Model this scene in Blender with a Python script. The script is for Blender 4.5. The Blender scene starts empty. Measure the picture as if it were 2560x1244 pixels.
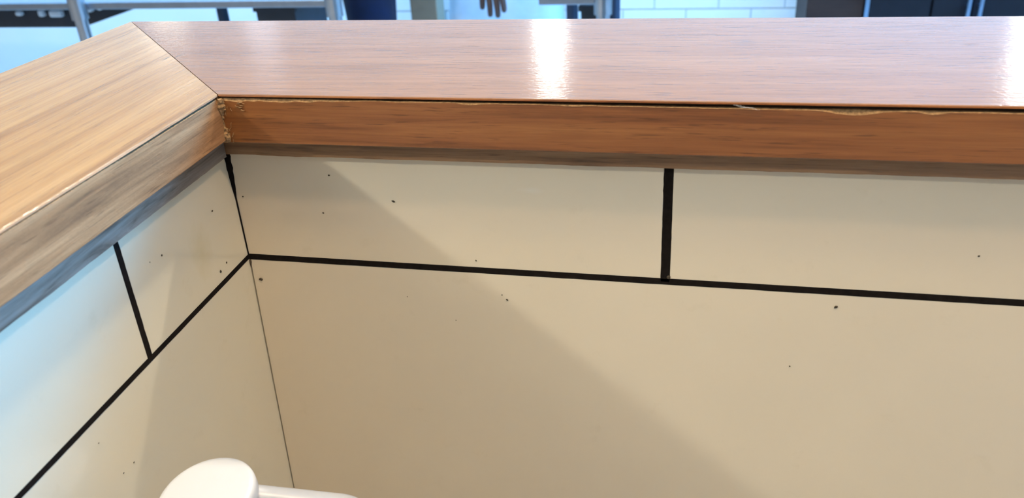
import bpy, bmesh, math, random
from mathutils import Vector, Matrix, noise
R = math.radians
rng = random.Random(7)
scene = bpy.context.scene
COL = scene.collection

# ------------------------------------------------------------------ camera
FPX = 2089.835
CAM = Vector((0.32122, -0.48761, 0.27912))
FW = Vector((-0.21377739, 0.86130936, -0.46091802))
RT = Vector((0.97545082, 0.21374387, -0.05300233))
UP = Vector((-0.052867, 0.46093356, 0.88585853))
cd = bpy.data.cameras.new('camera')
cd.sensor_width = 36.0
cd.lens = FPX * 36.0 / 2560.0
cd.clip_start = 0.01
cd.dof.use_dof = True
cd.dof.focus_distance = 0.60
cd.dof.aperture_fstop = 11.0
cam = bpy.data.objects.new('camera', cd)
COL.objects.link(cam)
cam.matrix_world = Matrix(((RT.x, UP.x, -FW.x, CAM.x), (RT.y, UP.y, -FW.y, CAM.y), (RT.z, UP.z, -FW.z, CAM.z), (0, 0, 0, 1)))
scene.camera = cam

def ray(x, y):
    d = FW + RT * ((x - 1280) / FPX) - UP * ((y - 622) / FPX)
    return d.normalized()
def onY(x, y, Y):
    d = ray(x, y)
    return CAM + d * ((Y - CAM.y) / d.y)
def onX(x, y, X):
    d = ray(x, y)
    return CAM + d * ((X - CAM.x) / d.x)
def onZ(x, y, Z):
    d = ray(x, y)
    return CAM + d * ((Z - CAM.z) / d.z)

# ------------------------------------------------------------------ world, lamps, exposure
scene.view_settings.view_transform = 'Standard'
scene.view_settings.look = 'None'
scene.view_settings.gamma = 1.0
scene.view_settings.exposure = 0.0
scene.view_settings.use_curve_mapping = False

world = bpy.data.worlds.new('world')
scene.world = world
world.use_nodes = True
bg = world.node_tree.nodes['Background']
bg.inputs[0].default_value = (1.0, 0.90, 0.78, 1)
bg.inputs[1].default_value = 0.26

def lamp(name, loc, watts, color, radius):
    l = bpy.data.lights.new(name, 'POINT')
    l.energy = watts
    l.color = color
    l.shadow_soft_size = radius
    o = bpy.data.objects.new(name, l)
    COL.objects.link(o)
    o.location = loc
    return o
def area(name, loc, target, sx, sy, watts, color, spread=180):
    l = bpy.data.lights.new(name, 'AREA')
    l.shape = 'RECTANGLE'
    l.size = sx
    l.size_y = sy
    l.spread = R(spread)
    l.energy = watts
    l.color = color
    o = bpy.data.objects.new(name, l)
    COL.objects.link(o)
    o.location = loc
    o.rotation_euler = (Vector(target) - Vector(loc)).to_track_quat('-Z', 'Y').to_euler()
    return o
def mirrored(x, y, dist):
    """the place whose mirror image in the level cap top shows at this pixel"""
    p = onZ(x, y, 0.131)
    d = ray(x, y)
    d.z = -d.z
    return p + d * dist

# hall lamps on the customer's side
lamp('hall_lamp_front_left', (-1.60, -1.40, 1.52), 86, (1.0, 0.98, 0.86), 0.05)
lamp('hall_lamp_overhead', (0.32, -0.36, 1.62), 34, (1.0, 0.82, 0.48), 0.06)
lamp('hall_lamp_right', (0.90, -0.52, 1.60), 40, (1.0, 0.72, 0.46), 0.05)
# kitchen lamps, an added blue ceiling fill and the window on its right side
sp = bpy.data.lights.new('kitchen_spot_near', 'SPOT')
sp.energy = 130
sp.color = (1.0, 0.91, 0.76)
sp.shadow_soft_size = 0.03
sp.spot_size = R(62)
sp.spot_blend = 0.5
spo = bpy.data.objects.new('kitchen_spot_near', sp)
COL.objects.link(spo)
spo.location = (0.32, 1.15, 1.55)
spo.rotation_euler = (Vector((0.15, -0.20, 0.0)) - spo.location).to_track_quat('-Z', 'Y').to_euler()
area('kitchen_blue_fill', (-0.9, 2.1, 1.68), (-0.9, 2.35, -1.0), 6.4, 1.3, 165, (0.18, 0.53, 0.95), 120)  # wide unseen panel, added to light the kitchen backdrop bright blue
area('kitchen_window', (2.7, 2.2, 1.15), (0.0, -0.25, 0.0), 1.2, 1.1, 270, (0.10, 0.46, 1.0))
def glare(name, x, y0, y1, wide, watts, color, dist=3.0):  # unseen lamps, stretched tall to give the long streaks on the cap top
    p = mirrored(x, (y0 + y1) / 2, dist)
    h = (mirrored(x, y1, dist) - mirrored(x, y0, dist)).length
    return area(name, p, onZ(x, (y0 + y1) / 2, 0.131), wide, h, watts, color)
glare('streak_lamp_centre', 1372, 20, 262, 0.075, 3.0, (1.0, 0.98, 0.90))
glare('streak_lamp_right', 2592, 20, 275, 0.10, 3.4, (1.0, 0.99, 0.94))
glare('streak_lamp_left', 655, 40, 250, 0.12, 0.16, (0.80, 0.86, 1.0))
glare('streak_lamp_far_left', 415, 30, 110, 0.14, 0.30, (1.0, 0.90, 0.70))

# ------------------------------------------------------------------ helpers
def prop(o, label=None, cat=None, group=None, kind=None):
    if label: o['label'] = label
    if cat: o['category'] = cat
    if group: o['group'] = group
    if kind: o['kind'] = kind
    return o
def obj(name, bm, mats, parent=None, smooth=False, matrix=None):
    me = bpy.data.meshes.new(name)
    bm.normal_update()
    bm.to_mesh(me)
    bm.free()
    for m in (mats if isinstance(mats, (list, tuple)) else [mats]):
        me.materials.append(m)
    if smooth:
        for p in me.polygons:
            p.use_smooth = True
    o = bpy.data.objects.new(name, me)
    COL.objects.link(o)
    if parent: o.parent = parent
    if matrix is not None: o.matrix_world = matrix
    return o
def empty(name, loc=(0, 0, 0), rz=0.0):
    o = bpy.data.objects.new(name, None)
    COL.objects.link(o)
    o.empty_display_size = 0.05
    o.location = loc
    o.rotation_euler = (0, 0, rz)
    return o
def box(bm, x0, x1, y0, y1, z0, z1, bev=0.0):
    r = bmesh.ops.create_cube(bm, size=1.0)
    M = Matrix.Translation(((x0 + x1) / 2, (y0 + y1) / 2, (z0 + z1) / 2)) @ Matrix.Diagonal((abs(x1 - x0), abs(y1 - y0), abs(z1 - z0), 1))
    bmesh.ops.transform(bm, matrix=M, verts=r['verts'])
    if bev:
        es = list({e for v in r['verts'] for e in v.link_edges})
        bmesh.ops.bevel(bm, geom=es, offset=bev, segments=2, affect='EDGES', profile=0.5)
    return bm
def bxo(name, dims, mat, parent=None, bev=0.0):
    bm = bmesh.new()
    box(bm, *dims, bev=bev)
    return obj(name, bm, mat, parent)
def cyl(bm, a, b, r0, r1=None, n=16, caps=True):
    a, b = Vector(a), Vector(b)
    r1 = r0 if r1 is None else r1
    d = b - a
    q = d.to_track_quat('Z', 'Y').to_matrix().to_4x4()
    M = Matrix.Translation((a + b) / 2) @ q
    bmesh.ops.create_cone(bm, cap_ends=caps, segments=n, radius1=r0, radius2=r1, depth=d.length, matrix=M)
    return bm
def tube(bm, pts, radii, n=14):
    """a smooth swept tube through the points"""
    pts = [Vector(p) for p in pts]
    if not isinstance(radii, (list, tuple)): radii = [radii] * len(pts)
    rings = []
    up = Vector((0.123, 0.31, 0.94)).normalized()
    for i, p in enumerate(pts):
        t = (pts[min(i + 1, len(pts) - 1)] - pts[max(i - 1, 0)]).normalized()
        x = t.cross(up)
        if x.length < 1e-4: x = t.cross(Vector((1, 0, 0)))
        x.normalize()
        y = x.cross(t).normalized()
        rings.append([bm.verts.new(p + (x * math.cos(k * 2 * math.pi / n) + y * math.sin(k * 2 * math.pi / n)) * radii[i]) for k in range(n)])
    for a, b in zip(rings, rings[1:]):
        for k in range(n):
            bm.faces.new((a[k], a[(k + 1) % n], b[(k + 1) % n], b[k]))
    bm.faces.new(list(reversed(rings[0])))
    bm.faces.new(rings[-1])
    bmesh.ops.recalc_face_normals(bm, faces=bm.faces)
    return bm
def poly_prism(bm, pts, y0, y1, bev=0.0):
    """polygon given in (x, z), pushed from y0 (front) to y1 (back)"""
    f = [bm.verts.new((x, y0, z)) for x, z in pts]
    b = [bm.verts.new((x, y1, z)) for x, z in pts]
    n = len(pts)
    faces = [bm.faces.new(f), bm.faces.new(list(reversed(b)))]
    for i in range(n):
        faces.append(bm.faces.new((f[i], b[i], b[(i + 1) % n], f[(i + 1) % n])))
    bmesh.ops.recalc_face_normals(bm, faces=faces)
    if bev:
        es = [e for e in faces[0].edges]
        bmesh.ops.bevel(bm, geom=es, offset=bev, segments=2, affect='EDGES', profile=0.5)
    return bm

# ------------------------------------------------------------------ materials
def new_mat(name):
    m = bpy.data.materials.new(name)
    m.use_nodes = True
    nt = m.node_tree
    return m, nt, nt.nodes['Principled BSDF']
def node(nt, kind, **kw):
    n = nt.nodes.new(kind)
    for k, v in kw.items():
        if k.startswith('i_'):
            key = k[2:]
            n.inputs[int(key) if key.isdigit() else key.replace('_', ' ')].default_value = v
        else:
            setattr(n, k, v)
    return n
def ramp(nt, fac, stops):
    r = nt.nodes.new('ShaderNodeValToRGB')
    e = r.color_ramp.elements
    while len(e) < len(stops): e.new(0.5)
    for el, (p, c) in zip(e, stops):
        el.position = p
        el.color = c if len(c) == 4 else (*c, 1)
    nt.links.new(fac, r.inputs[0])
    return r.outputs[0]
def g(v): return (v, v, v)
def mix(nt, fac, a, b, mode='MIX'):
    m = nt.nodes.new('ShaderNodeMix')
    m.data_type = 'RGBA'
    m.blend_type = mode
    for sock, v in ((m.inputs[0], fac), (m.inputs[6], a), (m.inputs[7], b)):
        if hasattr(v, 'is_output'): nt.links.new(v, sock)
        elif isinstance(v, (int, float)): sock.default_value = v
        else: sock.default_value = (*v, 1) if len(v) == 3 else v
    return m.outputs[2]
def tex_noise(nt, vec, scale, sx=(1, 1, 1), detail=4, rough=0.55, dist=0.0):
    mp = node(nt, 'ShaderNodeMapping')
    mp.inputs['Scale'].default_value = sx
    nt.links.new(vec, mp.inputs['Vector'])
    n = node(nt, 'ShaderNodeTexNoise')
    n.inputs['Scale'].default_value = scale
    n.inputs['Detail'].default_value = detail
    n.inputs['Roughness'].default_value = rough
    n.inputs['Distortion'].default_value = dist
    nt.links.new(mp.outputs[0], n.inputs['Vector'])
    return n.outputs['Fac']
def blob(nt, vec, loc, radii, rz=0.0, soft=0.6, wob=0.0):
    """soft ellipse mask at an object-space place: a stain with a shape of its own"""
    s = node(nt, 'ShaderNodeVectorMath', operation='SUBTRACT')
    nt.links.new(vec, s.inputs[0])
    s.inputs[1].default_value = loc
    rot = node(nt, 'ShaderNodeVectorRotate', rotation_type='Z_AXIS')
    rot.inputs['Angle'].default_value = -rz
    nt.links.new(s.outputs[0], rot.inputs['Vector'])
    d = node(nt, 'ShaderNodeVectorMath', operation='DIVIDE')
    nt.links.new(rot.outputs[0], d.inputs[0])
    d.inputs[1].default_value = radii
    l = node(nt, 'ShaderNodeVectorMath', operation='LENGTH')
    nt.links.new(d.outputs[0], l.inputs[0])
    src = l.outputs['Value']
    if wob:
        a = node(nt, 'ShaderNodeMath', operation='MULTIPLY_ADD')
        nt.links.new(tex_noise(nt, vec, 130), a.inputs[0])
        a.inputs[1].default_value = wob
        nt.links.new(src, a.inputs[2])
        src = a.outputs[0]
    return ramp(nt, src, [(max(0.0, 1 - soft) * 0.6, g(1)), (1.0, g(0))])
def bump(nt, bsdf, heights):
    """heights: list of (socket, strength, distance)"""
    prev = None
    for h, s, d in heights:
        b = node(nt, 'ShaderNodeBump')
        b.inputs['Strength'].default_value = s
        b.inputs['Distance'].default_value = d
        nt.links.new(h, b.inputs['Height'])
        if prev: nt.links.new(prev, b.inputs['Normal'])
        prev = b.outputs[0]
    nt.links.new(prev, bsdf.inputs['Normal'])

def wood(name, light, base, dark, rough=0.25, band=38, fleck=0.5, stains=(), bumpk=1.0, coat=0.0, spec=0.5, wave=0.0, xs=1.6):
    m, nt, b = new_mat(name)
    tc = node(nt, 'ShaderNodeTexCoord').outputs['Object']
    broad = tex_noise(nt, tc, 1.0, (xs, band, band), 5, 0.62, 0.35 + wave)
    fine = tex_noise(nt, tc, 1.0, (9 + 2 * xs, band * 7, band * 7), 5, 0.65, 0.1)
    pores = tex_noise(nt, tc, 1.0, (42, 900, 900), 3, 0.5, 0.0)
    col = ramp(nt, broad, [(0.30, dark), (0.47, base), (0.68, light)])
    fcol = ramp(nt, fine, [(0.35, g(0.72)), (0.62, g(1.06))])
    col = mix(nt, 0.55, col, fcol, 'MULTIPLY')
    pm = ramp(nt, pores, [(0.30, g(1)), (0.40, g(0))])
    k = node(nt, 'ShaderNodeMath', operation='MULTIPLY')
    nt.links.new(pm, k.inputs[0])
    k.inputs[1].default_value = fleck
    col = mix(nt, k.outputs[0], col, tuple(c * 0.35 for c in dark))
    for (loc, rad, rz, c, amt) in stains:
        f = blob(nt, tc, loc, rad, rz, wob=0.5)
        kk = node(nt, 'ShaderNodeMath', operation='MULTIPLY')
        nt.links.new(f, kk.inputs[0])
        kk.inputs[1].default_value = amt
        col = mix(nt, kk.outputs[0], col, c)
    nt.links.new(col, b.inputs['Base Color'])
    rr = ramp(nt, fine, [(0.3, g(rough * 1.25)), (0.7, g(rough * 0.85))])
    nt.links.new(rr, b.inputs['Roughness'])
    b.inputs['Specular IOR Level'].default_value = spec
    b.inputs['Coat Weight'].default_value = coat
    b.inputs['Coat Roughness'].default_value = 0.08
    spark = tex_noise(nt, tc, 1.0, (260, 560, 560), 2, 0.5, 0.6)
    bump(nt, b, [(spark, 0.25 * bumpk, 0.00030), (fine, 0.20 * bumpk, 0.0004), (pm, 0.15 * bumpk, -0.0002)])
    return m
def plain(name, color, rough=0.5, metal=0.0, var=0.08, scale=25, bumpd=0.0, spec=0.5, sss=0.0):
    m, nt, b = new_mat(name)
    tc = node(nt, 'ShaderNodeTexCoord').outputs['Object']
    n = tex_noise(nt, tc, scale, (1, 1, 1), 5, 0.6)
    lo = tuple(c * (1 - var) for c in color)
    hi = tuple(min(1, c * (1 + var)) for c in color)
    nt.links.new(ramp(nt, n, [(0.3, lo), (0.7, hi)]), b.inputs['Base Color'])
    b.inputs['Roughness'].default_value = rough
    b.inputs['Metallic'].default_value = metal
    b.inputs['Specular IOR Level'].default_value = spec
    if bumpd: bump(nt, b, [(n, 0.6, bumpd)])
    return m
def tile_mat(name, color, stains=(), rough=0.14, var=0.03):
    m, nt, b = new_mat(name)
    tc = node(nt, 'ShaderNodeTexCoord').outputs['Object']
    n = tex_noise(nt, tc, 5, (1, 1, 1), 3, 0.5)
    col = ramp(nt, n, [(0.3, tuple(c * (1 - var) for c in color)), (0.7, tuple(min(1, c * (1 + var)) for c in color))])
    smudge = ramp(nt, tex_noise(nt, tc, 34, (1, 1, 1), 6, 0.7), [(0.60, g(0)), (0.78, g(0.30))])
    col = mix(nt, smudge, col, (color[0] * 0.8, color[1] * 0.77, color[2] * 0.68))
    for (loc, rad, rz, c, amt) in stains:
        f = blob(nt, tc, loc, rad, rz, soft=1.0, wob=0.6)
        kk = node(nt, 'ShaderNodeMath', operation='MULTIPLY')
        nt.links.new(f, kk.inputs[0])
        kk.inputs[1].default_value = amt
        col = mix(nt, kk.outputs[0], col, c)
    nt.links.new(col, b.inputs['Base Color'])
    rr = ramp(nt, tex_noise(nt, tc, 9, (1, 1, 1), 4, 0.6), [(0.3, g(rough * 0.8)), (0.7, g(rough * 1.4))])
    nt.links.new(rr, b.inputs['Roughness'])
    return m

# ------------------------------------------------------------------ the half walls: cream tiles, dark grout
ZT, HF = 0.1283, 0.033            # top of the cap, height of its front board
OV, OVL = 0.016, 0.0135           # how far the cap stands out over the tiles
WR = 0.1690                       # cap depth behind the tile face
TILT = 0.0064
ANG = 0.03825                     # the left wall is a little off square
FLOOR = -0.98
TH = 0.300                        # tile height
GV, GH = 0.0056, 0.0042           # joints
XJ, SJ = 0.3029, 0.1311
LEAN = 0.030

MR = Matrix.Identity(4)
ML = Matrix.Rotation(math.pi / 2 + ANG, 4, 'Z')
def lw(s, back, z):               # left wall: distance from the corner, depth behind its face, height
    return ML @ Vector((-s, back, z))

GROUT = plain('dark_grout', (0.010, 0.007, 0.0055), 0.95, var=0.4, scale=220, bumpd=0.0006, spec=0.12)
CORE = plain('wall_core_render', (0.05, 0.042, 0.035), 0.9)
TILE_R = tile_mat('cream_tile_right', (0.74, 0.635, 0.47),
                  [((0.215, 0, 0.062), (0.014, 1, 0.004), 0, (0.86, 0.84, 0.80), 0.25)])
TILE_L = tile_mat('cream_tile_left', (0.74, 0.67, 0.50),
                  [((-0.055, 0, 0.033), (0.020, 1, 0.032), 0, (0.60, 0.50, 0.25), 0.6)])
DIRT = plain('dirt', (0.05, 0.035, 0.02), 0.8, var=0.3)

def lean_fix(bm, on):
    if on:
        for v in bm.verts:
            if v.co.z < 0: v.co.y += LEAN * (-v.co.z)

def half_wall(name, sg, M, tile, length, left):
    GV, GH = (0.0042, 0.0034) if left else (0.0056, 0.0042)
    """sg +1: u grows to the right of the corner; -1: local x is minus the distance from the corner"""
    bm = bmesh.new()
    xs = sorted((sg * -0.0, sg * length))
    if left: xs = [-length, WR - 0.012]
    box(bm, xs[0], xs[1], 0.004, WR - 0.012, FLOOR, 0.0935)
    bmesh.ops.bisect_plane(bm, geom=bm.verts[:] + bm.edges[:] + bm.faces[:], plane_co=(0, 0, 0), plane_no=(0, 0, 1))
    lean_fix(bm, left)
    w = obj(name, bm, CORE, matrix=M)
    prop(w, kind='structure')
    rows = [(GH / 2, 0.0900, [0.0, (SJ if left else XJ)], 0)]
    z1 = -GH / 2
    r = 0
    while z1 > FLOOR + 0.02:
        z0 = max(FLOOR + 0.003, z1 - TH + GH)
        first = (SJ if left else XJ) + (0.3 if r % 2 == 0 else 0.0)
        rows.append((z0, z1, [0.0, first], r + 1))
        z1 = z0 - GH
        r += 1
    grout = []
    for (z0, z1, joints, ri) in rows:
        js = list(joints)
        while js[-1] + 0.6 < length: js.append(js[-1] + 0.6)
        js.append(length)
        for i in range(len(js) - 1):
            a = js[i] + (GV / 2 if i else 0.0008)
            b = js[i + 1] - (GV / 2 if i < len(js) - 2 else 0.0)
            al, au = a, a
            if i == 0:
                if ri == 0: al, au = (0.0003, 0.0005) if not left else (-0.0022, -0.0022)
                elif left: al, au = -0.0022, -0.0022
                else: al, au = -LEAN * (-z0) + 0.0004, -LEAN * (-z1) + 0.0006
            if i: grout.append(('v', js[i], z0 - GH / 2, z1 + (GH / 2 if ri else 0)))
            pts = [(sg * al, z0), (sg * b, z0), (sg * b, z1), (sg * au, z1)]
            bm = bmesh.new()
            poly_prism(bm, pts, 0.0, 0.0045, bev=0.0005)
            lean_fix(bm, left)
            obj('tile', bm, tile, w)
        grout.append(('h', z0 - GH / 2, 0.0, length))
    # grout: ragged strips filling the joints
    for (k, a, b, c) in grout:
        bm = bmesh.new()
        ln = c - b
        n = max(8, min(160, int(ln / 0.004)))
        rows_v = []
        wd = (GV if k == 'v' else GH) / 2
        for i in range(n + 1):
            t = b + ln * i / n
            near = 1.0
            j1 = wd * (1.02 + 0.13 * noise.noise(Vector((t * 170, a * 91, 1))) + 0.10 * noise.noise(Vector((t * 700, a * 31, 5))))
            j2 = wd * (1.02 + 0.13 * noise.noise(Vector((t * 170, a * 91, 9))) + 0.10 * noise.noise(Vector((t * 700, a * 31, 15))))
            if k == 'h': q = [(sg * t, a - j1), (sg * t, a + j2)]
            else: q = [(sg * (a - j1), t), (sg * (a + j2), t)]
            rows_v.append([bm.verts.new((q[0][0], -0.00012, q[0][1])), bm.verts.new((q[1][0], -0.00012, q[1][1])),
                           bm.verts.new((q[1][0], 0.0042, q[1][1])), bm.verts.new((q[0][0], 0.0042, q[0][1]))])
        for p, q in zip(rows_v, rows_v[1:]):
            for s in range(4):
                bm.faces.new((p[s], p[(s + 1) % 4], q[(s + 1) % 4], q[s]))
        bmesh.ops.recalc_face_normals(bm, faces=bm.faces)
        lean_fix(bm, left)
        obj('grout_line', bm, GROUT, w)
    return w

wall_r = half_wall('wall_right', 1, MR, TILE_R, 1.5, False)
wall_l = half_wall('wall_left', -1, ML, TILE_L, 1.3, True)

# the blackened joint where the two tile faces meet
bm = bmesh.new()
n = 40
prev = None
for i in range(n + 1):
    z = 0.088 - 0.088 * i / n
    wdt = 0.0005 + 0.0024 * max(0.0, min(1.0, (z - 0.046) / 0.022))
    wdt *= 1 + 0.35 * noise.noise(Vector((z * 260, 3, 1)))
    a = bm.verts.new((wdt * 0.9 + 0.0004, -0.0002, z))
    c = bm.verts.new((0.0002, -0.0008 - 0.2 * wdt, z))
    d = bm.verts.new((0.0002 + 0.0001, -0.0006 - wdt * 0.9, z))
    e = bm.verts.new((-0.0005, 0.0005, z))
    cur = [a, c, d, e]
    if prev:
        for s in range(4): bm.faces.new((prev[s], prev[(s + 1) % 4], cur[(s + 1) % 4], cur[s]))
    prev = cur
bmesh.ops.recalc_face_normals(bm, faces=bm.faces)
obj('grout_line', bm, GROUT, wall_r)
bm = bmesh.new()
prev = None
for i in range(n + 1):
    z = -0.002 - 0.9 * (i / n) ** 1.6
    wdt = 0.0016 if z > -0.009 else 0.00022
    off = -LEAN * (-z)
    cur = [bm.verts.new((off + wdt, -0.0002, z)), bm.verts.new((off + 0.0003, -0.0003 - wdt * 0.5, z)), bm.verts.new((off - 0.0006, 0.0006, z))]
    if prev:
        for s in range(3): bm.faces.new((prev[s], prev[(s + 1) % 3], cur[(s + 1) % 3], cur[s]))
    prev = cur
bmesh.ops.recalc_face_normals(bm, faces=bm.faces)
obj('grout_line', bm, plain('brown_joint', (0.09, 0.06, 0.03), 0.8, var=0.4, scale=200), wall_r)

def speck(wall, p, r, asp=1.6, rot=0.3):
    bm = bmesh.new()
    bmesh.ops.create_icosphere(bm, subdivisions=1, radius=1)
    for v in bm.verts:
        v.co *= 1 + 0.35 * noise.noise(v.co * 1.7 + Vector((p.x * 900, p.z * 900, 0)))
    M = Matrix.Translation(wall.matrix_world.inverted() @ p) @ Matrix.Rotation(rot, 4, 'Y') @ Matrix.Diagonal((r * asp, r * 0.5, r, 1))
    bmesh.ops.transform(bm, matrix=M, verts=bm.verts)
    obj('dirt_speck', bm, DIRT, wall)
bpy.context.view_layer.update()
for (x, y, r, asp, rot) in [(822, 438, .0006, 1.4, 0), (808, 532, .0005, 1.7, .1), (983, 503, .0007, 2.0, .4), (607, 491, .0006, 1.2, 0), (1190, 651, .0007, .6, -.4),
                            (652, 698, .0013, 1.3, .2), (1268, 749, .0007, 1.4, .4), (1255, 737, .0005, 1, 0), (2090, 767, .0010, 1.3, -.5), (2447, 640, .0006, 1.2, 0),
                            (1974, 915, .0005, 1, 0), (1140, 800, .0004, 1, 0), (1018, 741, .0004, 1, 0), (1671, 693, .0014, 1.0, 0)]:
    speck(wall_r, onY(x, y, -0.0003), r, asp, rot)
for (x, y, r, asp, rot) in [(551, 678, .0011, 1.0, .3), (566, 656, .0008, 1.0, .2), (404, 638, .0008, .9, .2), (374, 655, .0004, 1.0, 0), (530, 527, .0007, 1.3, 0),
                            (340, 1155, .0004, 1.6, 0), (248, 1107, .0004, 1.2, 0), (314, 1182, .0004, 1.6, 0)]:
    d = ray(x, y)
    # meet the left wall's face
    nrm = (ML.to_3x3() @ Vector((0, -1, 0)))
    t = -(CAM.dot(nrm)) / d.dot(nrm)
    p = CAM + d * t
    if p.z < 0: p += nrm * (LEAN * p.z)
    speck(wall_l, p + nrm * 0.0002, r, asp, rot)

# ------------------------------------------------------------------ the wooden caps
def meet(fr, fl):
    """plan point where the right line (Y = -fr) meets the left line (offset fl into the room)"""
    nx, ny = math.cos(ANG), math.sin(ANG)
    return Vector(((fl + fr * ny) / nx, -fr, 0))
I = meet(OV, OVL)
O = meet(-WR, -WR)
WL = WR

WOOD_R = wood('oak_veneer_right', (0.295, 0.162, 0.088), (0.27, 0.143, 0.076), (0.235, 0.119, 0.060), 0.12, band=30, fleck=0.65,
              stains=[((0.346, 0.104, 0.13), (0.014, 0.012, 1), 0.0, (0.16, 0.10, 0.075), 0.45), ((0.394, 0.064, 0.13), (0.016, 0.010, 1), 0.0, (0.30, 0.18, 0.12), 0.4),
                      ((-0.0655, 0.0674, 0.13), (0.010, 0.0020, 1), 1.35, (0.04, 0.035, 0.03), 0.8)], spec=0.36)
WOOD_L = wood('oak_veneer_left', (0.44, 0.265, 0.110), (0.375, 0.213, 0.081), (0.27, 0.138, 0.048), 0.15, band=58, fleck=0.4,
              stains=[((0.0621, 0.0688, 0.13), (0.010, 0.0022, 1), 0.0, (0.05, 0.04, 0.03), 0.75)], coat=0.0)
EDGE_R = wood('oak_edging_right', (0.32, 0.125, 0.036), (0.25, 0.09, 0.025), (0.15, 0.048, 0.013), 0.36, band=110, fleck=0.5, bumpk=0.9, xs=5)
EDGE_L = wood('oak_edging_left', (0.52, 0.285, 0.135), (0.37, 0.19, 0.085), (0.24, 0.125, 0.060), 0.5, band=110, fleck=0.45, wave=0.5, bumpk=1.6, spec=0.15, xs=7)
STRIP_R = wood('oak_strip_right', (0.38, 0.21, 0.10), (0.30, 0.155, 0.07), (0.17, 0.085, 0.04), 0.5, band=110, fleck=0.4, wave=0.8, xs=6)
STRIP_L = wood('oak_strip_left', (0.36, 0.30, 0.25), (0.24, 0.19, 0.15), (0.05, 0.035, 0.025), 0.36, band=110, fleck=0.2, wave=0.9, xs=11)
RAW = plain('raw_fibreboard', (0.29, 0.17, 0.075), 0.9, var=0.45, scale=420, bumpd=0.0015)
MDF = plain('dark_board_core', (0.045, 0.024, 0.012), 0.9, var=0.3, scale=120)

def cap(name, label, left, length, top_m, edge_m, strip_m, hf, hs):
    sg = -1 if left else 1
    M = ML if left else MR
    Mi = M.inverted()
    a, b = Mi @ I, Mi @ O
    fr = -(OVL if left else OV)
    gap = 0.0004
    def start(bk):                                   # mitre line in this cap's own plan
        t = (bk - a.y) / (b.y - a.y)
        return sg * (a.x + t * (b.x - a.x)) + gap
    root = empty(name)
    root.matrix_world = M
    prop(root, label, 'ledge', 'wooden caps of the two half walls')
    def ztop(bk): return ZT + TILT * (bk - fr) / (WR - fr)
    def sweep(pname, stations, prof, mats, slot=None, smooth=False, parent=root):
        bm = bmesh.new()
        prev = None
        for t in stations:
            cur = []
            for (bk, z) in prof(t):
                s0 = start(bk)
                cur.append(bm.verts.new((sg * (s0 + (length - s0) * t / length), bk, z)))
            if prev:
                m = len(cur)
                for k in range(m):
                    f = bm.faces.new((prev[k], prev[(k + 1) % m], cur[(k + 1) % m], cur[k]))
                    if slot: f.material_index = slot(k)
            else: bm.faces.new(cur)
            prev = cur
        bm.faces.new(list(reversed(prev)))
        bmesh.ops.recalc_face_normals(bm, faces=bm.faces)
        return obj(pname, bm, mats, parent, smooth)
    st = [i * 0.0025 for i in range(int(0.75 / 0.0025))] + [0.75 + i * 0.05 for i in range(int((length - 0.75) / 0.05))] + [length]
    seed = 11 if left else 3
    def N(t, f, k): return noise.noise(Vector((t * f, seed, k)))
    # gap between the lifted top sheet and the front board
    def gapw(t):
        if left: return 0.0002 + 0.0003 * max(0, N(t, 22, 2)) + 0.0007 * max(0, min(1, (0.12 - t) / 0.04)) + 0.0004 * max(0, N(t, 35, 12))
        u = min(1, max(0, (t - 0.01) / 0.33))
        return 0.0007 + 0.0014 * u + 0.0003 * N(t, 60, 4)
    SH = 0.0017
    def p_top(t):
        w = 0.00025 * N(t, 40, 1) + 0.00012 * N(t, 260, 8)
        f = fr + w
        return [(f + 0.0010, ztop(fr) - SH), (f, ztop(fr) - SH + 0.0004), (f + 0.0003, ztop(fr) - 0.0004), (f + 0.0009, ztop(fr)),
                (WR - 0.001, ztop(WR)), (WR, ztop(WR) - 0.0006), (WR, ztop(WR) - SH)]
    sweep('top_board', st, p_top, [top_m, edge_m], slot=lambda k: 1 if k in (0, 1, 6) else 0)
    zb = ZT - hf
    # chips along the front board's top edge
    def chip(t):
        c = 0.00025 + 0.00022 * abs(N(t, 150, 5)) + 0.00025 * max(0, N(t, 420, 6))
        if not left:
            if t < 0.10: c += (0.0016 + 0.0008 * N(t, 120, 3)) * (1 - max(0, t - 0.05) / 0.05 if t > 0.05 else 1)
            for (m0, w0, d0) in ((0.392, 0.022, 0.0026), (0.432, 0.010, 0.0014), (0.17, 0.012, 0.0008), (0.235, 0.012, 0.0005)):
                if abs(t - m0) < w0: c += d0 * (math.cos((t - m0) / w0 * math.pi) + 1) / 2
        return c
    def p_front(t):
        zt = ZT - SH - gapw(t)
        c = chip(t)
        wob = 0.0002 * N(t, 14, 7)
        return [(fr + wob + 0.0006, zb), (fr + wob, zb + 0.0006), (fr + wob, zt - c), (fr + wob + min(0.0022, c * 0.8), zt - c * 0.15), (fr + 0.0034, zt), (fr + 0.0034, zb)]
    sweep('front_board', st, p_front, [edge_m, RAW], slot=lambda k: 1 if k in (2, 3) else 0)
    st2 = [0, 0.3, length]
    sweep('core_board', st2, lambda t: [(fr + 0.0036, zb + 0.001), (fr + 0.0036, ZT - SH - 0.0002), (WR - 0.003, ztop(WR) - SH - 0.0001), (WR - 0.003, zb + 0.001)], MDF)
    sweep('back_board', st2, lambda t: [(WR - 0.0029, zb), (WR - 0.0029, ztop(WR) - SH - 0.0002), (WR, ztop(WR) - SH - 0.0002), (WR, zb)], edge_m)
    zs = zb - hs
    sweep('lower_strip', st, lambda t: [(-0.0045, zs + 0.0016 + 0.0005 * N(t, 30, 9) + 0.0002 * N(t, 160, 2)), (-0.0048, zs + 0.006), (-0.0048, zb + 0.0012), (0.012, zb + 0.0012), (0.012, zs + 0.0016)], strip_m)
    return root

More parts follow.
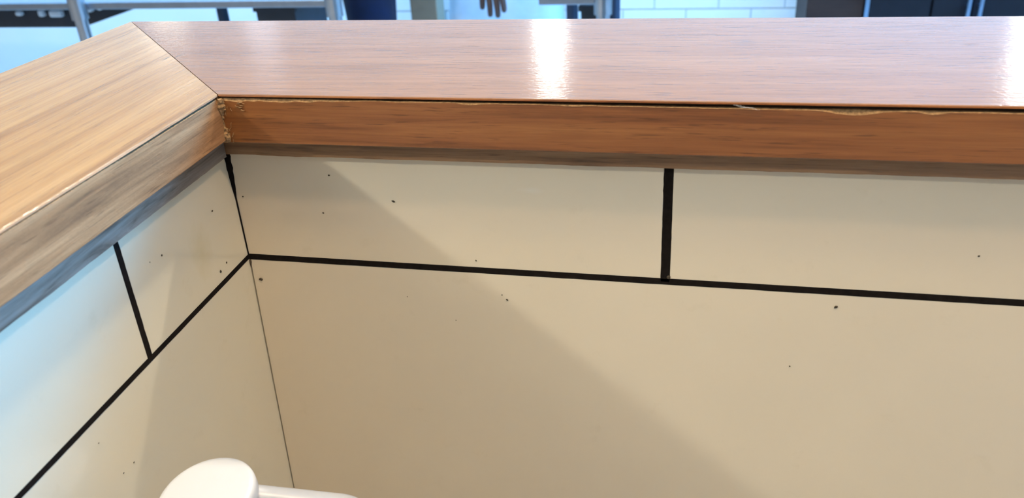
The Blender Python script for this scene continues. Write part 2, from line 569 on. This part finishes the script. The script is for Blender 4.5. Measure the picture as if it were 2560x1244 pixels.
cap_r = cap('wooden_cap', 'long wooden cap on the half wall running to the right edge of the photo', False, 1.5, WOOD_R, EDGE_R, STRIP_R, HF, 0.0147)
cap_l = cap('wooden_cap', 'short wooden cap at the left with yellower striped grain, meeting the other at a mitre', True, 1.3, WOOD_L, EDGE_L, STRIP_L, 0.0312, 0.0173)

# frayed fibre and dried glue in the inner corner of the caps
bm = bmesh.new()
n, m = 46, 18
prev = None
for i in range(n + 1):
    t = i / n
    z = ZT - 0.0022 - 0.0300 * t
    cur = []
    for k in range(m + 1):
        ph = R(-28) + k / m * R(146)              # fan around the inner corner, facing the room
        d = Vector((math.sin(ph), -math.cos(ph), 0))
        rr = 0.0024 + 0.0012 * math.sin(t * 9) + 0.0030 * (0.5 + 0.5 * noise.noise(Vector((z * 520, k * 0.42, 7)))) * math.sin(math.pi * k / m)
        rr *= 0.75 + 0.5 * (1 - t) if t < 0.8 else 1.0
        if k in (0, m): rr *= 1.25
        base = Vector((I.x - 0.0016, I.y + 0.0016, z))
        cur.append(bm.verts.new(base + d * rr))
    if prev:
        for k in range(m): bm.faces.new((prev[k], prev[k + 1], cur[k + 1], cur[k]))
    prev = cur
bmesh.ops.recalc_face_normals(bm, faces=bm.faces)
obj('glue_bead', bm, RAW, cap_r)
def sliver(p0, p1, w, sag):
    bm = bmesh.new()
    pts = [p0.lerp(p1, i / 6) + Vector((0, -sag * math.sin(math.pi * i / 6), sag * 0.6 * math.sin(2 * math.pi * i / 6))) for i in range(7)]
    tube(bm, pts, [w * (0.4 + math.sin(math.pi * (i + 0.6) / 7.2)) for i in range(7)], 5)
    obj('fibre_sliver', bm, RAW, cap_r)
for k in range(26):
    xa, ya = rng.uniform(556, 588), rng.uniform(256, 352)
    if k < 8: xa, ya = rng.uniform(584, 612), rng.uniform(256, 276)
    an = rng.uniform(0.6, 2.2) if k >= 8 else rng.uniform(-0.4, 0.5)
    ln = rng.uniform(6, 15)
    sliver(onY(xa, ya, -OV - 0.0004), onY(xa + ln * math.cos(an), ya + ln * math.sin(an), -OV - 0.0006), rng.uniform(0.00012, 0.0003), 0.0003)
# pale lint caught in the open joint
bm = bmesh.new()
for k in range(5):
    p0 = onY(1832 + k * 9, 262 + k, -OV - 0.0003)
    p1 = onY(1868 + k * 8, 270 + k, -OV - 0.0003)
    pts = [p0.lerp(p1, i / 5) + Vector((0, -0.0006 * math.sin(math.pi * i / 5), 0.0004 * math.sin(i * 1.7 + k))) for i in range(6)]
    tube(bm, pts, 0.00006, 4)
prop(obj('lint', bm, plain('pale_lint', (0.6, 0.57, 0.55), 0.9), cap_r), kind='stuff')

# ------------------------------------------------------------------ white frame with a round paddle end
WHITE = plain('white_plastic', (0.60, 0.61, 0.63), 0.32, var=0.015)
def pt(x, y, t): return CAM + ray(x, y) * t
hub_c = pt(512, 1232, 0.52)
view = (CAM - hub_c).normalized()
side = (view.cross(UP) * -1).normalized()
side = (RT - view * RT.dot(view)).normalized()
upv = view.cross(side).normalized()
if upv.dot(UP) < 0: upv = -upv
axis = (view * math.cos(R(48)) + (side * -0.50 + upv * 0.86) * math.sin(R(48))).normalized()
frame_root = empty('white_frame', (0.16, -0.20, FLOOR))
prop(frame_root, 'white plastic frame with a thick round paddle end below the tiled corner', 'frame')
def loc(v): return Vector(v) - Vector((0.16, -0.20, FLOOR))
bm = bmesh.new()
rad = 0.0280
thick = 0.011
prof = [(0.0, 0.0), (rad * 0.86, 0.0), (rad * 0.95, -0.0006), (rad * 0.99, -0.0018), (rad, -0.0035), (rad, -thick + 0.003), (rad * 0.97, -thick + 0.001), (rad * 0.9, -thick), (0, -thick)]
q = axis.to_track_quat('Z', 'Y').to_matrix()
ns = 64
rings = []
for (r0, h) in prof:
    if r0 == 0: rings.append([bm.verts.new(loc(hub_c + q @ Vector((0, 0, h))))])
    else: rings.append([bm.verts.new(loc(hub_c + q @ Vector((r0 * math.cos(k * 2 * math.pi / ns), r0 * math.sin(k * 2 * math.pi / ns), h)))) for k in range(ns)])
for a_, b_ in zip(rings, rings[1:]):
    for k in range(ns):
        k2 = (k + 1) % ns
        if len(a_) == 1: bm.faces.new((a_[0], b_[k], b_[k2]))
        elif len(b_) == 1: bm.faces.new((a_[k], b_[0], a_[k2]))
        else: bm.faces.new((a_[k], b_[k], b_[k2], a_[k2]))
bmesh.ops.recalc_face_normals(bm, faces=bm.faces)
obj('paddle_end', bm, WHITE, frame_root, True)
bar_a = pt(600, 1236, 0.528)
bar_b = pt(852, 1262, 0.53)
br = 0.0068
pts = [bar_a.lerp(bar_b, i / 8) for i in range(9)]
d0 = (bar_b - bar_a).normalized()
down = Vector((0, 0, -1))
for k in range(1, 9):
    th = k / 8 * math.pi / 2
    pts.append(bar_b + d0 * (0.014 * math.sin(th)) + down * (0.014 * (1 - math.cos(th))))
end = pts[-1].copy()
bm = bmesh.new()
tube(bm, [loc(p) for p in pts], br, 20)
obj('cross_bar', bm, WHITE, frame_root, True)
bm = bmesh.new()
tube(bm, [loc(end + Vector((0, 0, 0.001))), loc((end.x, end.y, end.z - 0.2)), loc((end.x, end.y, FLOOR + 0.012))], [br, br, br], 20)
obj('post', bm, WHITE, frame_root, True)
bm = bmesh.new()
cyl(bm, loc((end.x, end.y, FLOOR)), loc((end.x, end.y, FLOOR + 0.014)), 0.11, 0.10, 40)
obj('foot', bm, WHITE, frame_root)

# ------------------------------------------------------------------ the kitchen behind: shell
YB = 3.20
WALLW = plain('white_wall_paint', (0.80, 0.81, 0.83), 0.45, var=0.03, scale=2)
FLOORM = plain('pale_floor', (0.62, 0.60, 0.57), 0.35, var=0.06, scale=6)
CEILM = plain('ceiling_paint', (0.70, 0.68, 0.66), 0.8, var=0.03)
prop(bxo('floor', (-6, 5, -5, YB + 0.2, FLOOR - 0.1, FLOOR), FLOORM), kind='structure')
prop(bxo('ceiling', (-6, 5, -5, YB + 0.2, 1.74, 1.84), CEILM), kind='structure')
wb = prop(bxo('wall_back', (-6, 5, YB, YB + 0.15, FLOOR, 1.74), WALLW), kind='structure')
TILEB = tile_mat('white_wall_tile', (0.84, 0.85, 0.87), rough=0.18, var=0.01)
x_end = onY(2008, 20, YB).x
jx = onY(1715, 30, YB).x
tw = onY(1877, 30, YB).x - jx
zj = onY(1760, 21, YB).z
th = 0.105
me_tile = None
row = 0
z = zj
rows = []
while z - th > FLOOR: rows.append((z - th, z, 0)); z -= th
rws = [(zj - k * th - th, zj - k * th, k) for k in range(0, 3)] + [(zj + k * th, zj + k * th + th, -k - 1) for k in range(0, 6)]
for (z0, z1, k) in rws:
    off = jx + (tw * 0.5 if k % 2 else 0)
    x = off - tw * 9
    while x < x_end - 0.01:
        a_, b_ = x + 0.003, min(x + tw - 0.003, x_end)
        if b_ > -1.2 and b_ - a_ > 0.01:
            bm = bmesh.new()
            box(bm, a_, b_, YB - 0.007, YB + 0.002, z0 + 0.003, z1 - 0.003)
            obj('tile', bm, TILEB, wb)
        x += tw
JOINT = plain('pale_joint', (0.50, 0.56, 0.62), 0.8)
bxo('joint_bed', (-1.2, x_end, YB - 0.003, YB + 0.001, zj - 3 * th, zj + 6 * th), JOINT, wb)

# ------------------------------------------------------------------ steel racks
STEEL = plain('brushed_steel', (0.52, 0.55, 0.60), 0.32, metal=1.0, var=0.06, scale=40)
STEELD = plain('dull_steel', (0.30, 0.33, 0.38), 0.4, metal=0.9, var=0.06, scale=40)
YT = 1.78
LEGD = plain('dark_leg', (0.02, 0.035, 0.07), 0.5)  # rear legs get a darker tone than the front posts
TZ = onY(640, 2, YT).z
def rack(name, label, x0, x1, depth, posts, top_z, group=None):
    r = empty(name, ((x0 + x1) / 2, YT + depth / 2, FLOOR))
    prop(r, label, 'table', group)
    cx, cy = (x0 + x1) / 2, YT + depth / 2
    def b(nm, d, m, bev=0.0):
        return bxo(nm, (d[0] - cx, d[1] - cx, d[2] - cy, d[3] - cy, d[4] - FLOOR, d[5] - FLOOR), m, r, bev)
    b('table_top', (x0, x1, YT, YT + depth, TZ - 0.004, TZ), STEEL)
    b('front_rail', (x0, x1, YT - 0.004, YT + 0.02, TZ - 0.020, TZ + 0.001), STEELD, 0.003)
    b('under_shelf', (x0, x1, YT + 0.05, YT + depth - 0.02, FLOOR + 0.20, FLOOR + 0.215), STEELD)
    for (px, py, zt) in posts:
        bm = bmesh.new()
        cyl(bm, (px - cx, py - cy, 0.0), (px - cx, py - cy, zt - FLOOR), 0.019, None, 16)
        cyl(bm, (px - cx, py - cy, TZ - 0.045 - FLOOR), (px - cx, py - cy, TZ + 0.02 - FLOOR), 0.025, None, 16)
        obj('leg', bm, STEEL if py < YT + 0.1 else LEGD, r)
    return r
xl = onY(200, 40, YT - 0.02).x
xr = onY(836, 25, YT).x
xb = onY(556, 30, YT + 0.37).x
rack('steel_table', 'steel worktable with tall round posts at the far left beyond the wooden caps', xl - 1.7, xr + 0.02, 0.40,
     [(xl, YT - 0.02, 0.35), (xr, YT + 0.0, 0.35), (xb, YT + 0.37, TZ), (xl - 1.6, YT + 0.37, TZ)], TZ)
xa2 = onY(1347, 8, YT).x
xr2 = onY(1508, 25, YT).x
rack('steel_table', 'short steel table ending beside the white wall tiles', xa2, xr2 + 0.015, 0.50,
     [(xr2, YT + 0.0, 0.35), (xa2 + 0.02, YT + 0.45, TZ), (xr2 - 0.02, YT + 0.46, TZ)], TZ)

# ------------------------------------------------------------------ things under and on the tables
BLACK = plain('black_plastic', (0.012, 0.014, 0.022), 0.45, var=0.2)
PALE = plain('pale_highlight', (0.72, 0.74, 0.78), 0.6)
GREYB = plain('grey_card', (0.33, 0.30, 0.27), 0.8)
yk = YT + 0.10
def xz(x, y, Y):
    p = onY(x, y, Y)
    return (p.x, p.z)
shelf = empty('black_tray', (onY(100, 70, yk).x, yk, onY(100, 70, yk).z))
prop(shelf, 'black slanted tray slung under the steel worktable at far left', 'tray')
sl = shelf.location
bm = bmesh.new()
poly_prism(bm, [(x - sl.x, z - sl.z) for x, z in (xz(-220, 70, yk), xz(208, 68, yk), xz(330, 24, yk), xz(330, 19, yk), xz(-220, 30, yk))], 0.0, 0.34)
obj('tray_body', bm, BLACK, shelf)
for (x0, y0, x1, y1) in [(34, 29, 52, 41), (90, 26, 108, 43), (118, 27, 154, 44), (212, 17, 228, 32), (238, 16, 251, 27)]:  # pale boxes put in as bright highlights on the black tray
    pA, pB = onY(x0, y0, yk - 0.02), onY(x1, y1, yk - 0.02)
    bm = bmesh.new()
    box(bm, pA.x - sl.x, pB.x - sl.x, -0.02, 0.001, pB.z - sl.z, pA.z - sl.z, 0.006)
    obj('tray_highlight', bm, PALE, shelf)

def crate(name, label, cat, px, Y, depth, mat, to_shelf=True, rim=None):
    (x0, y0, x1, y1) = px
    A, B = onY(x0, y0, Y), onY(x1, y1, Y)
    base = FLOOR + (0.215 if to_shelf else 0.0)
    c = empty(name, ((A.x + B.x) / 2, Y + depth / 2, base))
    prop(c, label, cat)
    hx = (B.x - A.x) / 2
    h = A.z - base
    bm = bmesh.new()
    t = 0.008
    # open-topped box with slightly flared walls
    def ring(f, zz, ins): return [bm.verts.new((sx * (hx * f - ins), sy * (depth / 2 * f - ins), zz)) for sx, sy in ((-1, -1), (1, -1), (1, 1), (-1, 1))]
    r0, r1, r2, r3 = ring(0.9, 0, 0), ring(1, h, 0), ring(1, h, t), ring(0.9, t, t)
    bm.faces.new(list(reversed(r0)))
    for p_, q_ in ((r0, r1), (r1, r2), (r2, r3)):
        for k in range(4): bm.faces.new((p_[k], p_[(k + 1) % 4], q_[(k + 1) % 4], q_[k]))
    bm.faces.new(r3)
    bmesh.ops.recalc_face_normals(bm, faces=bm.faces)
    obj('bin_body', bm, mat, c)
    bm = bmesh.new()
    for (sx, sy, ax) in ((0, -1, 0), (0, 1, 0), (-1, 0, 1), (1, 0, 1)):
        if ax == 0: box(bm, -hx - 0.006, hx + 0.006, sy * depth / 2 - 0.006, sy * depth / 2 + 0.006, h - 0.012, h + 0.003)
        else: box(bm, sx * hx - 0.006, sx * hx + 0.006, -depth / 2, depth / 2, h - 0.012, h + 0.003)
    obj('rim', bm, rim or mat, c)
    return c
crate('storage_crate', 'black storage crate under the steel worktable, left of the blue trousers', 'crate', (638, 19, 742, 60), YT + 0.10, 0.22, BLACK)
crate('waste_bin', 'small black bin under the short steel table by the white tiles', 'bin', (1452, 17, 1503, 60), YT + 0.10, 0.20, BLACK)
bx_A, bx_B = onY(1022, -12, 2.73), onY(1096, 60, 2.73)
cb = empty('cardboard_box', ((bx_A.x + bx_B.x) / 2, 2.78, FLOOR))
prop(cb, 'beige grey cardboard box between the blue trousers and the pale cloth', 'box')
hx = (bx_B.x - bx_A.x) / 2
bm = bmesh.new()
box(bm, -hx, hx, -0.05, 0.05, 0, bx_A.z - FLOOR, 0.004)
CARD = plain('beige_card', (0.30, 0.24, 0.17), 0.8)
obj('box_body', bm, CARD, cb)
bm = bmesh.new()
box(bm, -hx, hx, -0.0504, 0.0504, bx_A.z - FLOOR - 0.0, bx_A.z - FLOOR + 0.004)
obj('flap', bm, CARD, cb)

# pale sack standing against the wall
SACK = plain('pale_blue_sack', (0.50, 0.58, 0.70), 0.8, var=0.05)
ys = 2.86
xa, xb_ = onY(1098, 20, ys).x, onY(1400, 20, ys).x
sack = empty('paper_sack', ((xa + xb_) / 2, ys + 0.12, FLOOR))
prop(sack, 'tall pale blue sack standing behind the reaching hand', 'sack')
hx = (xb_ - xa) / 2
bm = bmesh.new()
prev = None
for i in range(15):
    t = i / 14
    zz = 1.02 * t
    fx = hx * (1.0 - 0.10 * t + 0.04 * math.sin(t * 7))
    fy = 0.13 * (1 - 0.75 * t ** 2)
    cur = []
    for k in range(28):
        an = k / 28 * 2 * math.pi
        c_, s_ = math.cos(an), math.sin(an)
        e = 0.45
        wv = 1 + 0.03 * noise.noise(Vector((c_ * 2, s_ * 2, t * 5)))
        cur.append(bm.verts.new((math.copysign(abs(c_) ** e, c_) * fx * wv, math.copysign(abs(s_) ** e, s_) * fy * wv, zz)))
    if prev:
        for k in range(28): bm.faces.new((prev[k], prev[(k + 1) % 28], cur[(k + 1) % 28], cur[k]))
    else: bm.faces.new(list(reversed(cur)))
    prev = cur
bm.faces.new(prev)
bmesh.ops.recalc_face_normals(bm, faces=bm.faces)
obj('sack_body', bm, SACK, sack, True)
bm = bmesh.new()
box(bm, -hx * 0.9, hx * 0.9, -0.022, 0.022, 1.0, 1.06, 0.01)
obj('folded_top', bm, SACK, sack)

# ------------------------------------------------------------------ dark cupboards on the right
DARKW = wood('dark_brown_panel', (0.050, 0.026, 0.020), (0.040, 0.020, 0.016), (0.028, 0.014, 0.012), 0.5, band=20, fleck=0.1, spec=0.2)
NAVY = plain('dark_navy_laminate', (0.008, 0.009, 0.014), 0.4, var=0.1, spec=0.2)
HAND = plain('blue_steel_handle', (0.35, 0.45, 0.62), 0.3, metal=1.0)
yc = YB - 0.42
def X(px): return onY(px, 20, yc).x
pz = empty('tall_panel', ((X(2018) + X(2160)) / 2, YB - 0.2, FLOOR))
prop(pz, 'dark brown upright cupboard side between white tiles and navy doors', 'cupboard')
hx = (X(2160) - X(2018)) / 2
bxo('panel_body', (-hx, hx, -0.20, 0.195, 0.06, 1.30), DARKW, pz, 0.002)
bxo('plinth', (-hx, hx, -0.17, 0.195, 0.0, 0.06), NAVY, pz)
c0, c1 = X(2166), X(2166) + 1.5
cab = empty('cupboard', ((c0 + c1) / 2, YB - 0.2, FLOOR))
prop(cab, 'dark navy cupboard with slim steel pulls at the far right', 'cupboard')
hw = (c1 - c0) / 2
bxo('carcass', (-hw, hw, -0.19, 0.195, 0.06, 1.30), NAVY, cab)
bxo('plinth', (-hw, hw, -0.16, 0.195, 0.0, 0.06), NAVY, cab)
ocx = (c0 + c1) / 2
seams = [X(2172), X(2330), X(2431), X(2431) + 0.28, X(2431) + 0.56, c1]
pulls = {1: X(2417), 2: X(2447)}
for i in range(len(seams) - 1):
    dr = bxo('door', (seams[i] - ocx + 0.004, seams[i + 1] - ocx - 0.004, -0.212, -0.191, 0.07, 1.28), plain('navy_door', (0.011, 0.010, 0.014), 0.4, var=0.12, spec=0.2), cab, 0.002)
    hxp = pulls.get(i, seams[i] + 0.03 if i % 2 == 0 else seams[i + 1] - 0.03) - ocx
    if i:
        bm = bmesh.new()
        cyl(bm, (hxp, -0.245, 0.15), (hxp, -0.245, 0.62), 0.008, None, 12)
        for zz in (0.18, 0.58): cyl(bm, (hxp, -0.245, zz), (hxp, -0.210, zz), 0.005, None, 8)
        obj('handle', bm, HAND, dr)
bm = bmesh.new()
box(bm, seams[0] - ocx - 0.012, seams[0] - ocx + 0.002, -0.215, -0.19, 0.07, 1.28)
obj('edge_strip', bm, HAND, cab)

# ------------------------------------------------------------------ the person at the tables
SKIN = plain('dark_skin', (0.085, 0.045, 0.035), 0.5, var=0.1, scale=30)
TROUSER = plain('dark_blue_trousers', (0.0012, 0.003, 0.026), 0.9, var=0.25, scale=18, bumpd=0.004)
SHIRT = plain('navy_shirt', (0.015, 0.02, 0.05), 0.85, var=0.2)
HAIR = plain('black_hair', (0.01, 0.008, 0.007), 0.6, var=0.3, scale=120, bumpd=0.004)
SHOE = plain('black_shoes', (0.012, 0.012, 0.014), 0.5)
def skin_mesh(name, verts, edges, radii, root_i, mat, parent, sub=2):
    me = bpy.data.meshes.new(name)
    me.from_pydata([tuple(v) for v in verts], edges, [])
    o = bpy.data.objects.new(name, me)
    COL.objects.link(o)
    sk = o.modifiers.new('skin', 'SKIN')
    sk.use_smooth_shade = True
    for i, r in enumerate(radii):
        d = me.skin_vertices[0].data[i]
        d.radius = (r, r) if not isinstance(r, tuple) else r
        d.use_root = (i == root_i)
    s = o.modifiers.new('sub', 'SUBSURF')
    s.levels = sub
    s.render_levels = sub
    me.materials.append(mat)
    if parent: o.parent = parent
    return o
yp = 2.46
ft = onY(914, 30, yp)
hd = onY(1216, -66, yp)
px_, py_ = ft.x, yp
person = empty('person', (px_, py_, FLOOR))
prop(person, 'person in dark blue trousers leaning right with one hand reaching down', 'person')
hx_, hz_ = hd.x - px_, hd.z - FLOOR      # wrist of the reaching hand relative to the feet
hy_ = 0.0
V = [(-0.02, 0.06, 0.90), (0.07, 0.065, 1.02), (0.17, 0.07, 1.13), (0.27, 0.07, 1.22), (0.335, 0.07, 1.275), (0.395, 0.065, 1.335), (0.43, 0.06, 1.385),
     (0.02, -0.03, 0.84), (0.035, -0.035, 0.48), (-0.01, -0.035, 0.09), (0.12, -0.045, 0.03),
     (-0.02, 0.15, 0.84), (-0.035, 0.155, 0.48), (-0.07, 0.155, 0.09), (0.06, 0.165, 0.03),
     (0.28, -0.10, 1.19), (0.33, -0.12, 0.95), (hx_, hy_, hz_ + 0.04),
     (0.27, 0.24, 1.19), (0.31, 0.29, 0.95), (0.36, 0.22, 0.78)]
Eg = [(0, 1), (1, 2), (2, 3), (3, 4), (4, 5), (5, 6), (0, 7), (7, 8), (8, 9), (9, 10), (0, 11), (11, 12), (12, 13), (13, 14), (3, 15), (15, 16), (16, 17), (3, 18), (18, 19), (19, 20)]
rad_ = [.125, .115, .135, .10, .050, .082, .080, .075, .052, .036, .030, .075, .052, .036, .030, .052, .040, .027, .052, .040, .027]
skin_mesh('body', V, Eg, rad_, 0, SKIN, person)
# clothes follow the body
tv = [(-0.02, 0.06, 0.92), (0.02, -0.022, 0.83), (0.035, -0.03, 0.48), (-0.005, -0.035, 0.12), (-0.018, 0.142, 0.83), (-0.032, 0.15, 0.48), (-0.065, 0.155, 0.12)]
skin_mesh('trousers', tv, [(0, 1), (1, 2), (2, 3), (0, 4), (4, 5), (5, 6)], [.140, .104, .088, .066, .104, .088, .066], 0, TROUSER, person)
sv = [(-0.03, 0.06, 0.90), (0.07, 0.065, 1.02), (0.17, 0.07, 1.13), (0.27, 0.07, 1.215), (0.325, 0.07, 1.262), (0.28, -0.10, 1.19), (0.325, -0.118, 1.0), (0.27, 0.24, 1.19), (0.305, 0.286, 1.0)]
skin_mesh('shirt', sv, [(0, 1), (1, 2), (2, 3), (3, 4), (3, 5), (5, 6), (3, 7), (7, 8)], [.150, .140, .155, .125, .066, .070, .060, .070, .060], 0, SHIRT, person)
for (sx, sy) in ((0.02, -0.04), (-0.04, 0.16)):
    bm = bmesh.new()
    bmesh.ops.create_uvsphere(bm, u_segments=20, v_segments=12, radius=1)
    for v in bm.verts:
        if v.co.z < -0.4: v.co.z = -0.4
        v.co.z *= 1 - 0.3 * max(0, v.co.x)
    bmesh.ops.transform(bm, matrix=Matrix.Translation((sx + 0.04, sy, 0.032)) @ Matrix.Diagonal((0.15, 0.055, 0.08, 1)), verts=bm.verts)
    obj('shoe', bm, SHOE, person, True)
# head: hair cap, ears, nose, eyes, mouth (looking right and down)
hc = Vector((0.425, 0.06, 1.375))
bm = bmesh.new()
bmesh.ops.create_uvsphere(bm, u_segments=24, v_segments=16, radius=1)
for v in list(bm.verts):
    if v.co.z < -0.1 and v.co.x > -0.2: v.co *= 0.86
    if v.co.x > 0.45 and v.co.z < 0.45: v.co *= 0.84
bmesh.ops.transform(bm, matrix=Matrix.Translation(hc + Vector((-0.012, 0, 0.035))) @ Matrix.Diagonal((0.108, 0.092, 0.095, 1)), verts=bm.verts)
obj('hair', bm, HAIR, person, True)
def ball(nm, c, r, m):
    bm = bmesh.new()
    bmesh.ops.create_uvsphere(bm, u_segments=12, v_segments=8, radius=1)
    bmesh.ops.transform(bm, matrix=Matrix.Translation(c) @ Matrix.Diagonal((*r, 1)), verts=bm.verts)
    return obj(nm, bm, m, person, True)
EYE = plain('eye_white', (0.7, 0.68, 0.65), 0.2)
LIP = plain('lips', (0.11, 0.04, 0.035), 0.5)
for s in (-1, 1):
    ball('ear', hc + Vector((-0.005, s * 0.086, -0.005)), (0.02, 0.010, 0.03), SKIN)
    ball('eye', hc + Vector((0.074, s * 0.032, 0.0)), (0.010, 0.013, 0.009), EYE)
ball('nose', hc + Vector((0.090, 0, -0.028)), (0.018, 0.014, 0.024), SKIN)
ball('mouth', hc + Vector((0.078, 0, -0.062)), (0.012, 0.024, 0.007), LIP)
# the reaching hand: palm, four fingers, thumb
hl = Vector((hx_, hy_, hz_))
def finger(base, d1, d2, lens, r):
    pts = [base]
    for k, L in enumerate(lens):
        d = d1.lerp(d2, k / max(1, len(lens) - 1)).normalized()
        pts.append(pts[-1] + d * L)
    return pts
hv, he, hr = [], [], []
def addchain(pts, radii, frm=None):
    i0 = len(hv)
    for p_, r_ in zip(pts, radii):
        hv.append(p_)
        hr.append(r_)
        if len(hv) - 1 > i0: he.append((len(hv) - 2, len(hv) - 1))
    if frm is not None: he.append((frm, i0))
    return i0
hl = Vector((0, 0, 0))
addchain([hl + Vector((0, 0, 0.05)), hl + Vector((0.004, 0, 0.01)), hl + Vector((0.010, 0, -0.028))], [.027, (.030, .024), (.034, .022)])
for k, (L, sx) in enumerate(((0.80, -0.030), (0.98, -0.009), (1.0, 0.012), (0.88, 0.031))):
    b0 = hl + Vector((0.012 + sx, 0.004 - 0.006 * k, -0.052 + (0.006 if k in (0, 3) else 0)))
    pf = finger(b0, Vector((0.10 + sx * 3, -0.1, -1)), Vector((-0.1 + sx * 2, 0.35, -1)), (0.034 * L, 0.024 * L, 0.018 * L), 0.009)
    addchain(pf, [.0105, .0098, .009, .0078], 2)
b0 = hl + Vector((0.040, -0.006, -0.010))
addchain([b0, b0 + Vector((0.018, -0.004, -0.024)), b0 + Vector((0.022, -0.002, -0.050))], [.013, .011, .009], 1)
hv = [Vector((hx_, hy_, hz_)) + v * 1.2 for v in hv]
hr = [tuple(q * 1.2 for q in r_) if isinstance(r_, tuple) else r_ * 1.2 for r_ in hr]
skin_mesh('hand', hv, he, hr, 1, SKIN, person)
